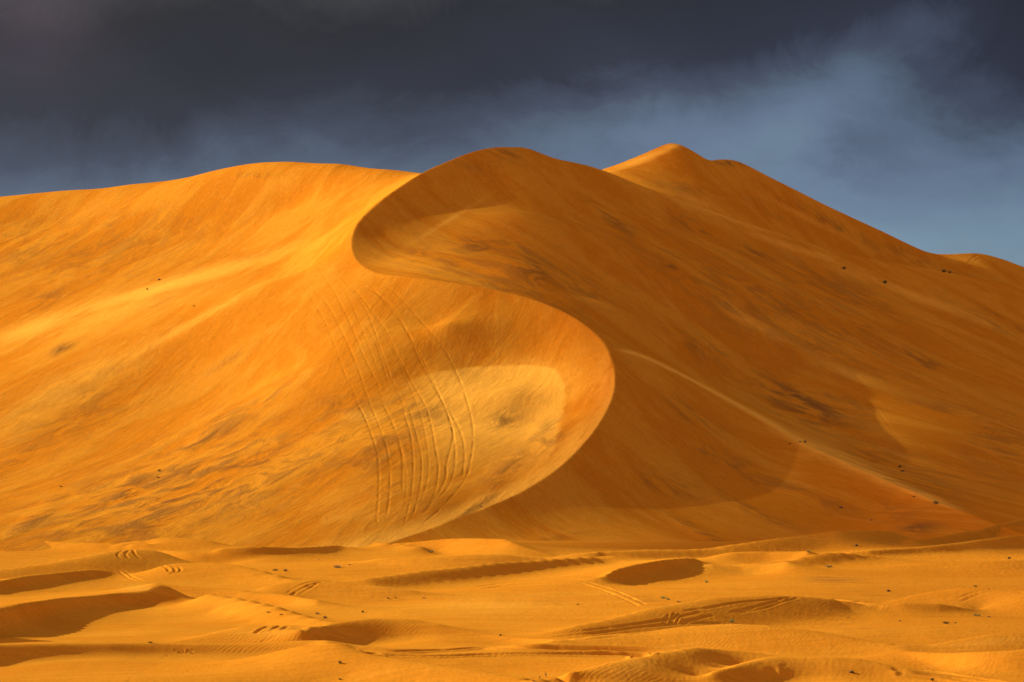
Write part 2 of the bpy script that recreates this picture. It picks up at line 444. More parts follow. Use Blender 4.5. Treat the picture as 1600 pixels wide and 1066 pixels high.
body([(232, 859, 861), (245, 860, 870), (262, 861, 873), (290, 863, 874), (309, 865, 876), (330, 864, 880), (347, 857, 880), (365, 856, 877), (390, 855, 871), (412, 855, 867), (461, 856, 864),
      (499, 854, 864), (525, 852, 863), (545, 855, 858)], SLIP)
body([(-80, 900, 906), (0, 890, 903), (60, 882, 901), (100, 875, 898), (150, 865, 893), (185, 859, 890), (233, 859, 888), (260, 865, 885)], 0.13)
body([(255, 884, 905), (280, 880, 905), (330, 879, 905), (378, 884, 906), (420, 894, 909), (455, 905, 911)], ROUND)
body([(-40, 912, 928), (0, 908, 923), (37, 901, 917), (97, 895, 908), (137, 891, 903), (169, 892, 900), (187, 897, 900)], SLIP)
body([(-60, 962, 1005), (0, 951, 986), (37, 943, 975), (66, 939, 970), (94, 935, 958), (141, 932, 949), (178, 928, 947), (206, 926, 946), (232, 922, 944), (243, 914, 942), (262, 920, 940), (285, 930, 942)], SLIP)
body([(243, 912, 939), (262, 915, 936), (300, 918, 932), (340, 920, 934), (384, 924, 937), (422, 928, 942), (463, 933, 945), (500, 940, 946), (523, 944, 946)], 0.45)
body([(330, 928, 952), (384, 936, 962), (431, 947, 972), (469, 959, 978), (512, 970, 980), (540, 976, 981)], 0.16)
body([(392, 923, 935), (422, 914, 935), (459, 907, 935), (497, 906, 935), (538, 909, 935), (580, 914, 935), (640, 922, 935)], ROUND)
body([(540, 908, 916), (600, 900, 916), (656, 892, 912), (712, 886.5, 906), (769, 879.5, 900), (825, 876, 893), (900, 870.5, 884), (960, 869, 880)], 0.24)
body([(590, 873, 882), (675, 870, 884), (731, 866.5, 884), (787, 866.5, 882), (844, 871.5, 880)], ROUND)
body([(600, 848, 850), (628, 849, 852), (660, 847, 859), (684, 844, 864), (705, 842.5, 862), (741, 842, 858), (793, 843.5, 856), (806, 849, 857), (834, 859, 864), (866, 868, 871)], SLIP)
body([(938, 903, 904), (943, 900, 905), (956, 892, 908), (968, 888, 912), (981, 885, 913), (997, 882, 902), (1031, 876, 896), (1063, 872.5, 889), (1084, 872, 888), (1097, 877, 887), (1104, 882, 885)], SLIP)
body([(860, 872, 875), (900, 865, 874), (956, 861, 873), (1012, 859, 872), (1069, 859, 872), (1104, 857, 872), (1144, 851, 868), (1200, 843, 864), (1250, 837, 860), (1287, 832, 856), (1312, 829.5, 842),
      (1350, 828.5, 842), (1381, 828.5, 846), (1397, 831, 850), (1421, 841, 855), (1463, 852, 857)], 0.22)
body([(1425, 843, 845), (1440, 842, 848), (1463, 839, 853), (1500, 833, 848), (1529, 828, 846), (1544, 823, 843), (1600, 811, 838), (1700, 795, 830)], SLIP)
body([(1415, 842, 843), (1421, 840.7, 844), (1463, 833, 841), (1500, 825.5, 836), (1525, 817.5, 832), (1600, 801, 815), (1700, 780, 800)], 0.10)
body([(1330, 863, 866), (1350, 861, 868), (1380, 859, 868), (1428, 856.5, 866), (1463, 853, 863), (1490, 850, 862), (1532, 844, 858), (1580, 838, 856), (1620, 834, 855), (1700, 825, 852)], SLIP)
body([(1165, 882, 886), (1200, 879, 886), (1225, 877, 887), (1250, 871, 887), (1275, 865.6, 884), (1300, 863, 880), (1325, 864, 876), (1350, 867, 875), (1375, 870, 874)], 0.22)
body([(1110, 882, 883), (1130, 884, 888), (1160, 886, 893), (1185, 884, 894), (1210, 881, 890), (1230, 879, 884)], 0.5)
body([(1120, 868, 870), (1144, 864, 870), (1180, 863, 876), (1200, 863, 879), (1240, 863, 874), (1262, 862, 866)], 0.45)
body([(1430, 880, 884), (1490, 879, 888), (1540, 877, 888), (1600, 875, 887), (1680, 873, 887)], 0.2)
body([(860, 988, 992), (900, 977, 992), (956, 965, 990), (1012, 951, 985), (1059, 943, 980), (1116, 934, 975), (1200, 930, 968), (1253, 932, 962), (1316, 938, 958), (1380, 950, 957)], ROUND)
body([(1240, 933, 934), (1270, 934, 942), (1300, 936, 950), (1330, 939, 954), (1380, 943, 953), (1430, 945, 954), (1469, 945.5, 956), (1504, 950, 954), (1530, 953, 954)], 0.5)
body([(1383, 943, 944), (1420, 932, 946), (1450, 925, 948), (1480, 921, 949), (1510, 918, 950), (1560, 920, 952), (1600, 923, 955), (1680, 928, 960)], ROUND)
body([(840, 1005, 1010), (900, 996, 1012), (1001, 988, 1015), (1069, 979, 1012), (1144, 975, 1010), (1200, 977, 1010), (1241, 982, 1012), (1276, 986, 1014), (1317, 993.6, 1016), (1351, 1000, 1018), (1392, 1006, 1019), (1430, 1009, 1019)], ROUND)
body([(1407, 1015, 1016), (1435, 1011, 1020), (1462, 1006.6, 1022), (1490, 1001, 1022), (1517, 996, 1022), (1552, 990, 1021), (1600, 988, 1019), (1680, 986, 1018)], 0.16)
body([(1400, 1016, 1018), (1435, 1020, 1030), (1462, 1022, 1038), (1490, 1022, 1042), (1517, 1021.5, 1040), (1559, 1021.5, 1045), (1600, 1018, 1046), (1680, 1012, 1048)], 0.42)
body([(262, 1005, 1006), (300, 997, 1006), (337, 987, 1006), (375, 979, 1006), (420, 977, 1006), (457, 977, 1006), (480, 979, 1006), (500, 981, 1004)], ROUND)
body([(474, 985, 987), (480, 981, 998), (495, 979, 1006), (520, 975, 1004), (545, 971, 1002), (575, 968, 998), (610, 968, 996), (640, 969, 992), (684, 976, 988), (716, 983, 990), (759, 991, 996), (806, 997, 1002), (844, 999, 1005), (900, 1001, 1007)], 0.42)
body([(-60, 1010, 1042), (0, 1009, 1035), (41, 1008.5, 1028), (94, 1007.5, 1022), (169, 1007, 1018), (244, 1007, 1020), (300, 1008.5, 1019), (375, 1009, 1019), (431, 1007, 1018), (487, 1004, 1014), (510, 1003, 1006)], 0.5)
body([(-60, 995, 1007), (0, 997, 1007), (75, 1000, 1006), (150, 1001.5, 1006), (220, 1003, 1006), (262, 1005, 1006)], 0.10)
body([(470, 1010, 1060), (499, 1009, 1060), (525, 1005, 1060), (540, 1008, 1062), (562, 1016, 1065), (600, 1026, 1068), (650, 1034, 1070), (700, 1041, 1073), (756, 1049, 1076), (812, 1059, 1078), (839, 1063, 1078), (900, 1074, 1085)], ROUND)
body([(830, 1066, 1080), (870, 1057, 1085), (900, 1049, 1088), (950, 1036, 1085), (1000, 1026, 1078), (1040, 1018, 1070), (1080, 1012, 1062), (1130, 1015, 1050), (1180, 1020, 1045)], ROUND)
body([(1090, 1060, 1064), (1120, 1048, 1066), (1160, 1037, 1066), (1200, 1030, 1062), (1232, 1029, 1059), (1282, 1028, 1052), (1310, 1029, 1049), (1340, 1031, 1052), (1370, 1036, 1056), (1420, 1050, 1062)], 0.40)

cons = []                     # (column px, ground row, height, softness)
def add(px, Y, z, soft): cons.append(np.stack([px, pyb(Y), z, np.full(len(px), soft)], 1))
for nodes, fs, ff, bs, Yo, yadd, sig in bodies:
    px, pc, pt = nodes.T
    n_ = int(max(6, (px[-1] - px[0]) / (9 if fs > 0.3 else 18)))
    q = np.linspace(px[0], px[-1], n_)
    toe_r = np.interp(q, px, pt); cr_r = np.interp(q, px, pc)
    deg = 1 if px[-1] - px[0] < 160 else 2
    Yc = np.polyval(np.polyfit(q, Yb(toe_r), deg), q)          # a crest line that runs smoothly over the ground
    Yc = np.clip(Yc, Yb(toe_r).min(), Yb(toe_r).max())
    Hf = np.maximum(toe_r - cr_r, 0.2) * Yc / F / 1.12
    Yc = Yc + Hf / fs * 0.8
    c3 = P(q, cr_r, Yc); Yt = Yc - Hf / fs
    col_ = CX + F * c3[:, 0] / c3[:, 1]
    add(col_, Yc, c3[:, 2], 0.0004)
    add(col_, Yt, c3[:, 2] - Hf * 0.98, 0.05)
    if fs > 0.3: add(col_, Yc + 3.0, c3[:, 2] - 0.22, 0.01)
    else:
        add(col_, Yc + 3.0, c3[:, 2] - np.minimum(0.45, 0.15 + 0.3 * Hf), 0.01)
        add(col_, Yc + 9.0, c3[:, 2] - np.minimum(1.6, 0.25 + 0.7 * Hf), 0.05)
    if fs > 0.3:
        add(col_, Yt - 5.0, c3[:, 2] - Hf * 0.98 - 0.25, 0.3)
cons = np.vstack(cons)
gx, gy = np.meshgrid(np.arange(-500, 2150, 75.0), np.concatenate([np.arange(812, 1100, 13.0), [1150, 1200]]))
gx = gx.ravel() + 20 * np.sin(gy.ravel()); gy = gy.ravel()
far_ = np.array([np.min(((cons[:, 0] - a) / 45) ** 2 + ((cons[:, 1] - b) / 7) ** 2) > 1 for a, b in zip(gx, gy)])
gx, gy = gx[far_], gy[far_]
cons = np.vstack([cons, np.stack([gx, gy, 4.5 + 0.8 * vnoise(gx / 170, gy / 24, 11, 2), np.full(len(gx), 0.7)], 1)])
KX, KY = 270.0, 22.0
kern = lambda ax, ay, bx, by: -np.sqrt(((ax[:, None] - bx[None, :]) / KX) ** 2 + ((ay[:, None] - by[None, :]) / KY) ** 2 + 0.0004)
nn = len(cons)
A_ = np.zeros((nn + 3, nn + 3)); A_[:nn, :nn] = kern(cons[:, 0], cons[:, 1], cons[:, 0], cons[:, 1]) + np.diag(cons[:, 3])
Pm_ = np.stack([np.ones(nn), cons[:, 0] / KX, cons[:, 1] / KY], 1)
A_[:nn, nn:] = Pm_; A_[nn:, :nn] = Pm_.T
sol_ = np.linalg.solve(A_, np.concatenate([cons[:, 2], np.zeros(3)]))
# evaluated on a coarse grid, then refined on the sheet
eu = np.concatenate([np.linspace(FG.u[0], -0.215, 30)[:-1], np.linspace(-0.215, 0.215, 500), np.linspace(0.215, FG.u[-1], 30)[1:]])
ey = np.geomspace(FG.yr[0], FG.yr[-1], 560)
ex = (CX + F * eu).astype(np.float32); er = pyb(ey).astype(np.float32)
E = np.empty((len(ey), len(eu)))
wv = sol_[:nn].astype(np.float32); bx_ = (cons[:, 0] / KX).astype(np.float32); by_ = (cons[:, 1] / KY).astype(np.float32)
dx2 = (ex[:, None] / np.float32(KX) - bx_[None, :]) ** 2 + np.float32(0.0004)
for i_ in range(len(ey)):
    E[i_] = -(np.sqrt(dx2 + ((er[i_] / np.float32(KY) - by_) ** 2)[None, :]) @ wv) + sol_[nn] + sol_[nn + 1] * ex / KX + sol_[nn + 2] * er[i_] / KY
print('foreground constraints', nn)
def resample(E, ax0, new):     # cubic along axis 0
    t = np.interp(new, ax0, np.arange(len(ax0))); i1 = np.clip(t.astype(int), 1, len(ax0) - 3); f = (t - i1)[:, None]
    a, b, c, d = E[i1 - 1], E[i1], E[i1 + 1], E[i1 + 2]
    return 0.5 * (2 * b + (c - a) * f + (2 * a - 5 * b + 4 * c - d) * f * f + (3 * b - a - 3 * c + d) * f ** 3)
H = resample(resample(E, ey, FG.yr).T, eu, FG.u).T
FG.Z = smooth(H, 1)
FG.Z += 0.03 * vnoise(FG.X / 3.0, FG.Y / 9.0, 31, 3)
# the far end of the sheet slides under the great dune
FG.Z -= np.clip((FG.Y - 565) / 60, 0, 1) ** 2 * 14.0

tick('fg')
# ------------------------------------------------------------------ wheel ruts and footprints
def ground(px, py):
    for s in (FG, MD, FD):
        p = s.hit(px, py)
        if p is not None: return s, p
    return None, None
def rut(pix, width=0.42, depth=0.16, berm=0.5, sheet=None, ragged=True):
    line = catmull([(a, b, 0) for a, b in pix], 8)
    g = []
    for a, b, _ in line:
        s, p = ground(a, b)
        if p is None or (sheet is not None and s is not sheet): continue
        g.append((s, p))
    for s in (FG, MD, FD):
        q = [p for ss, p in g if ss is s]
        if len(q) > 2: s.carve(q, width, depth, berm, ragged)
bowl = [
    [(470, 440), (480, 456), (504, 495), (521, 534), (540, 586), (553, 612)],
    [(553, 622), (573, 659), (590, 711), (592, 767), (588, 815)],
    [(475, 442), (508, 471), (534, 517), (555, 564), (571, 609)],
    [(575, 625), (590, 659), (607, 711), (609, 767), (602, 820)],
    [(500, 425), (517, 447), (547, 504), (568, 555), (590, 600)],
    [(596, 625), (620, 676), (629, 719), (629, 771)],
    [(530, 430), (560, 465), (579, 499), (594, 542), (612, 594)],
    [(630, 640), (642, 681), (646, 728), (642, 785)],
    [(572, 508), (590, 542), (607, 599)],
    [(637, 630), (650, 676), (659, 719), (655, 771), (640, 820)],
    [(545, 440), (598, 508), (624, 560), (642, 594), (668, 642), (681, 702), (685, 737), (676, 780), (650, 815)],
    [(560, 440), (607, 473), (635, 516), (655, 560), (676, 599), (698, 642), (708, 681), (698, 725), (694, 754), (663, 806)],
    [(573, 439), (616, 490), (646, 534), (672, 585), (694, 633), (709, 681), (711, 724), (702, 758), (676, 788)],
    [(585, 440), (616, 456), (659, 503), (689, 538), (711, 577), (728, 620), (739, 668), (737, 711), (724, 754), (681, 802)],
    [(698, 633), (720, 676), (726, 711), (722, 750)],
]
for i, t in enumerate(bowl):
    rut(t, 0.20 + 0.04 * ((i * 7) % 3), 0.085 if len(t) > 3 else 0.06, 0.02, MD)
for t in ([(551, 608), (562, 634), (575, 664)], [(569, 605), (574, 618), (580, 634)], [(590, 598), (594, 612), (598, 628)], [(611, 592), (622, 612), (634, 645)],
          [(590, 812), (585, 830), (578, 842)], [(603, 818), (600, 832), (594, 844)], [(640, 785), (634, 810), (622, 832)], [(655, 820), (640, 832), (625, 840)], [(688, 796), (660, 818), (632, 836)],
          [(520, 430), (538, 450), (556, 490), (578, 545), (600, 602)], [(610, 655), (622, 690), (634, 735), (634, 790)], [(548, 445), (580, 486), (606, 530), (632, 585), (655, 640), (668, 700), (668, 750), (652, 800)]):
    rut(t, 0.20, 0.055, 0.05, MD)
# wheel ruts over the low dunes
for t in ([(540, 1008), (570, 1014), (620, 1019), (700, 1016.5), (760, 1013), (840, 1013), (900, 1015), (1000, 1018), (1035, 1019)],
          [(560, 1018), (600, 1024), (650, 1026.5), (700, 1026), (800, 1022.5), (900, 1023), (1000, 1025), (1020, 1026)]):
    rut(t, 0.70, 0.42, 0.45, FG, False)
for t in ([(905, 907), (940, 916), (975, 929), (1010, 945)], [(903, 910), (935, 920), (968, 933), (1000, 948)],
          [(740, 917), (800, 910), (860, 905), (905, 905), (950, 909)], [(750, 920), (820, 912), (900, 908)],
          [(448, 928), (460, 919), (475, 912), (495, 908), (530, 908)], [(455, 930), (470, 921), (484, 914), (505, 909)], [(468, 929), (482, 920), (495, 912)],
          [(167, 889), (185, 893), (200, 903), (215, 908), (230, 909)], [(178, 888), (195, 893), (208, 902), (225, 908)],
          [(192, 860), (184, 866), (186, 871), (195, 876), (210, 877)], [(202, 860), (196, 865), (199, 871), (208, 875)], [(208, 859), (211, 866), (220, 873), (235, 879)],
          [(260, 884), (270, 886), (274, 892), (266, 897)], [(266, 883), (278, 886), (282, 891), (272, 897)], [(255, 884), (262, 888), (264, 893)],
          [(0, 868), (40, 871), (100, 875)], [(398, 990), (408, 983), (420, 978)], [(421, 987), (430, 981), (440, 977)], [(440, 984), (450, 979)], [(408, 1002), (422, 998), (435, 993)],
          [(1066, 955), (1110, 949), (1150, 942), (1200, 937), (1240, 933)], [(1140, 957), (1170, 951), (1200, 943), (1225, 935)], [(1150, 958), (1190, 951), (1222, 940), (1250, 933)],
          [(1066, 973), (1090, 967), (1115, 961)], [(880, 989), (960, 980), (1040, 968), (1100, 955)], [(860, 996), (940, 988), (1000, 980), (1080, 974), (1140, 974)],
          [(910, 1000), (980, 992), (1040, 984), (1080, 981)], [(1490, 937), (1520, 926), (1550, 920), (1600, 922)], [(1500, 940), (1530, 929), (1560, 923), (1600, 926)],
          [(400, 838), (420, 843), (430, 845)], [(437, 836), (446, 842)], [(445, 836), (455, 842)]):
    rut(t, 0.28, 0.125, 0.3, FG)
for t in ([(1390, 1043), (1440, 1053), (1500, 1062), (1560, 1070)], [(1400, 1050), (1450, 1060), (1500, 1068)], [(1420, 1045), (1500, 1056), (1600, 1072)]):
    rut(t, 0.45, 0.25, 0.35, FG, False)
r2 = random.Random(3)
def scrawl(x0, x1, y0, y1, n):
    for i in range(n):
        a = x0 + (x1 - x0) * i / n
        rut([(a + 1, y1), (a + 4 + r2.random() * 3, (y0 + y1) / 2 + r2.random() * 2), (a + 9 + r2.random() * 5, y0 + r2.random() * 5)], 0.14, 0.10, 0.4, FG)
scrawl(1034, 1058, 956, 975, 9)
# ruts on the far flank
for t in ([(1180, 505), (1205, 532), (1230, 560)], [(1140, 565), (1180, 600), (1232, 668)], [(1200, 590), (1245, 635), (1290, 688)], [(1330, 595), (1370, 640), (1400, 680)],
          [(1525, 715), (1530, 685), (1548, 663), (1580, 645)], [(1545, 725), (1545, 695), (1560, 670), (1590, 655)]):
    rut(t, 0.4, 0.05, 0.6, MD)
for t in ([(1473, 446), (1485, 444), (1500, 447)], [(1475, 448), (1482, 453), (1490, 455)], [(1512, 412), (1522, 402), (1527, 398)], [(1518, 413), (1527, 404)]):
    rut(t, 0.6, 0.2, 0.5)
def prints(line, n, w=0.16, dpt=0.09):
    l = catmull([(a, b, 0) for a, b in line], 20)
    for i in range(n):
        a, b, _ = l[int(i * (len(l) - 1) / max(n - 1, 1))]
        a += r2.uniform(-2.5, 2.5); b += r2.uniform(-1.0, 1.0)
        p = FG.hit(a, b)
        if p is not None: FG.carve([p, p + np.array([0.25, 0.05, 0])], w, dpt, 0.5)
prints([(258, 1026), (240, 1038), (222, 1048), (205, 1058), (195, 1066)], 26)
prints([(300, 1042), (285, 1053), (262, 1063)], 12)
prints([(36, 980), (60, 986), (80, 993), (105, 996)], 14)
prints([(270, 1016), (282, 1020), (292, 1018), (300, 1021)], 14)
prints([(360, 1034), (340, 1040), (310, 1045)], 10)
# churned sand on the slip face at the lower right
pxv, pyv = FG.rows()
lump = np.exp(-(((pxv - 1210) / 26) ** 2 + ((pyv - 1046) / 13) ** 2) ** 2)
FG.Z += lump * 0.16 * vnoise(FG.X * 0.9, FG.Y * 0.9, 44, 2)

tick('ruts')
# ------------------------------------------------------------------ stains of dark heavy sand; pale sand with painted sunlit brightness (kept as a mesh attribute on the ground itself)
def stain_light_field(sheet, lst, keep=None):
    px, py = sheet.rows()
    m = np.zeros(px.shape)
    for cx, cy, a, b, ang, s in lst:
        c, si = math.cos(math.radians(ang)), math.sin(math.radians(ang))
        u = ((px - cx) * c + (py - cy) * si) / a; v = (-(px - cx) * si + (py - cy) * c) / b
        m = np.maximum(m, s * np.exp(-(u * u + v * v)))
    if keep is not None: m = m * keep
    return m
stL = stain_light_field(MD, [(280, 770, 260, 70, -18, 0.85), (560, 690, 130, 60, -10, 0.6), (120, 640, 160, 60, -30, 0.35), (150, 390, 200, 60, -10, 0.35), (95, 545, 20, 7, -25, 0.9), (30, 385, 70, 40, 0, 0.45), (130, 410, 70, 18, -20, 0.4), (60, 470, 60, 16, -22, 0.55), (175, 352, 25, 8, 0, 0.4), (400, 275, 30, 5, 0, 0.7),
    (300, 480, 30, 8, -10, 0.0), (245, 475, 22, 8, -20, 0.5), (310, 690, 60, 12, -32, 0.95), (200, 770, 60, 28, -35, 0.95), (60, 805, 60, 14, -35, 0.9), (350, 670, 60, 30, -30, 0.6),
    (420, 755, 45, 20, -10, 0.7), (130, 825, 90, 25, -15, 0.7), (290, 790, 60, 30, -30, 0.6), (500, 690, 80, 40, -10, 0.5), (540, 630, 60, 22, -10, 0.5), (650, 640, 50, 26, 10, 0.6),
    (600, 760, 40, 20, 0, 0.35), (785, 655, 30, 16, -15, 0.75), (855, 680, 35, 22, -35, 0.65), (790, 735, 50, 18, -38, 0.6), (740, 790, 35, 6, -30, 0.8), (20, 720, 60, 14, -35, 0.5), (420, 620, 50, 14, -30, 0.5),
    (390, 400, 40, 6, -15, 0.3), (360, 560, 60, 8, -30, 0.35)], mL)
stR = stain_light_field(MD, [(1260, 632, 85, 30, 25, 1.0), (760, 430, 170, 60, 15, 0.45), (1200, 480, 260, 60, 24, 0.45), (1440, 560, 40, 10, 35, 0.9), (1150, 485, 55, 10, 35, 0.75), (960, 345, 55, 9, 35, 0.7), (1075, 350, 40, 10, 25, 0.7), (1050, 417, 22, 6, 5, 0.7),
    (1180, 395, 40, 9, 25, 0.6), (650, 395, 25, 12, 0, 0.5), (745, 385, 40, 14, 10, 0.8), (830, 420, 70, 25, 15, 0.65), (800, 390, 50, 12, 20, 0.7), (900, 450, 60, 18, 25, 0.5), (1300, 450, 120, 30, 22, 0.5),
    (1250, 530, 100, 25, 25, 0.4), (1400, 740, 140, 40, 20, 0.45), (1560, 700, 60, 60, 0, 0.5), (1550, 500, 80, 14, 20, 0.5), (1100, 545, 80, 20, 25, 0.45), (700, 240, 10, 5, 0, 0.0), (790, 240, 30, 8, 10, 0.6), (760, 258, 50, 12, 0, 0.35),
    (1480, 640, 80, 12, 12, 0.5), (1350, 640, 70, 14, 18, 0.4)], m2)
st1 = stain_light_field(MD, [(1040, 600, 30, 16, 30, 0.0), (1080, 650, 60, 14, 30, 0.5), (1150, 730, 120, 16, 22, 0.55), (1250, 770, 110, 10, 20, 0.5), (1050, 760, 70, 14, 10, 0.6), (1090, 830, 60, 6, 25, 0.8), (1180, 800, 80, 8, 22, 0.5),
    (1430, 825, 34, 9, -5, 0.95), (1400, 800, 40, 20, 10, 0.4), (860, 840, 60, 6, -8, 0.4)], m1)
pale = stain_light_field(MD, [(800, 605, 95, 38, -8, 1.0), (740, 650, 110, 55, -25, 0.6), (660, 560, 70, 14, -12, 0.0), (250, 450, 190, 12, -16, 0.9), (60, 510, 90, 14, -18, 0.8), (200, 480, 160, 22, -20, 0.5),  # pale sand, with sunlit floor and rim brightness painted in
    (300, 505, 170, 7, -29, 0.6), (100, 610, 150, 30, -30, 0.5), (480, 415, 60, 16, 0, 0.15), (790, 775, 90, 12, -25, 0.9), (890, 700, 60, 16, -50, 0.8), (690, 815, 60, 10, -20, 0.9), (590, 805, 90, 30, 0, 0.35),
    (945, 600, 20, 60, 10, 0.6), (570, 650, 40, 10, 5, 0.5)], mL) + stain_light_field(MD, [(1330, 725, 110, 12, 27, 0.8), (1250, 690, 60, 10, 30, 0.6), (1200, 515, 90, 9, 27, 0.6), (1330, 585, 60, 8, 22, 0.5),  # lit crest band and ridge highlights painted as lighter sand
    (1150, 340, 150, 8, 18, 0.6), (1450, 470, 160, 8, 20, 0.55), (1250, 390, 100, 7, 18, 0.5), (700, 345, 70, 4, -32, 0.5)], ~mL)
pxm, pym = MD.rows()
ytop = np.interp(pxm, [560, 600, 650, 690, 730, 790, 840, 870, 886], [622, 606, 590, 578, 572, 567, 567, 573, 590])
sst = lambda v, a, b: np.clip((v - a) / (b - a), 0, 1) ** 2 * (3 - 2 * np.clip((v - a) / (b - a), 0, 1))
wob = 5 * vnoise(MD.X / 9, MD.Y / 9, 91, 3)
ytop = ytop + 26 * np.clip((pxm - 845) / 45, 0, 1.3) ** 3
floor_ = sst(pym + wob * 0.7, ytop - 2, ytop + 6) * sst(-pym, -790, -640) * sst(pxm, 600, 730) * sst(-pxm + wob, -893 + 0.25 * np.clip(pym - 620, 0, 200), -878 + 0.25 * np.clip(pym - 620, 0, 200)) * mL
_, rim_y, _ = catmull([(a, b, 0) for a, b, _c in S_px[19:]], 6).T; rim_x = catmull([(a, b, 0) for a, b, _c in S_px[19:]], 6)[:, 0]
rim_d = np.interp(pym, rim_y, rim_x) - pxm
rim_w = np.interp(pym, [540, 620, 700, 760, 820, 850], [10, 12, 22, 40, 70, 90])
pale = np.maximum(pale, np.exp(-(rim_d / rim_w) ** 2) * sst(pym, 545, 600) * (pym < 860) * mL * 0.9)  # sunlit edge of the lower crest painted into the sand colour
pale = np.maximum(pale, floor_ * 1.1)  # bowl floor: paler sand plus painted sunlit brightness
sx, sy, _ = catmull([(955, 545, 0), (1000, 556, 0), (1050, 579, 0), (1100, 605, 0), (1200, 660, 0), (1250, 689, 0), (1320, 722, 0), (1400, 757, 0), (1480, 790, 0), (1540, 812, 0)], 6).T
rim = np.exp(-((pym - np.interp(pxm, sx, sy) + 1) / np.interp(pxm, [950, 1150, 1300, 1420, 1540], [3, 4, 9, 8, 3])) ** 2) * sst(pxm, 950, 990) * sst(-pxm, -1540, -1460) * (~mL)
pale = np.maximum(pale, rim * 0.9)  # highlight along the sub-ridge painted as lighter sand
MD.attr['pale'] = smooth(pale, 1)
FD.attr['pale'] = stain_light_field(FD, [(1010, 246, 55, 6, -21, 1.0), (1050, 229, 16, 5, -10, 1.0), (1080, 310, 60, 10, 25, 0.5), (1250, 335, 80, 5, 27, 0.4), (1500, 405, 30, 8, 0, 0.4)])  # sunlit strip below the far peak painted as brighter sand
FG.attr['pale'] = stain_light_field(FG, [(760, 945, 110, 14, 0, 0.35), (1000, 1040, 90, 18, -20, 0.3), (1540, 1005, 70, 10, -8, 0.35), (215, 920, 30, 7, 0, 0.4), (420, 990, 60, 8, 0, 0.3)])
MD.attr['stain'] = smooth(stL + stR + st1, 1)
wl = smooth(mL.astype(float), 2)
MD.attr['west'] = wl
MD.attr['flat'] = np.zeros_like(wl)
FD.attr['stain'] = stain_light_field(FD, [(1140, 254, 30, 6, 5, 0.8), (1290, 345, 110, 8, 28, 0.6), (1060, 290, 60, 10, 10, 0.4), (1420, 400, 40, 8, 25, 0.6), (1200, 330, 60, 12, 30, 0.3), (1500, 430, 50, 6, 10, 0.5)])
FD.attr['west'] = np.zeros_like(FD.X); FD.attr['flat'] = np.zeros_like(FD.X)
FG.attr['stain'] = stain_light_field(FG, [(1300, 906, 45, 7, 3, 0.55), (860, 935, 50, 12, 0, 0.25), (1010, 938, 40, 8, 15, 0.35), (1340, 980, 60, 12, 15, 0.35), (760, 878, 50, 8, 0, 0.2), (1350, 925, 40, 8, 0, 0.3), (620, 935, 30, 8, 0, 0.3)])
FG.attr['west'] = np.zeros_like(FG.X); FG.attr['flat'] = np.ones_like(FG.X)

tick('stains')
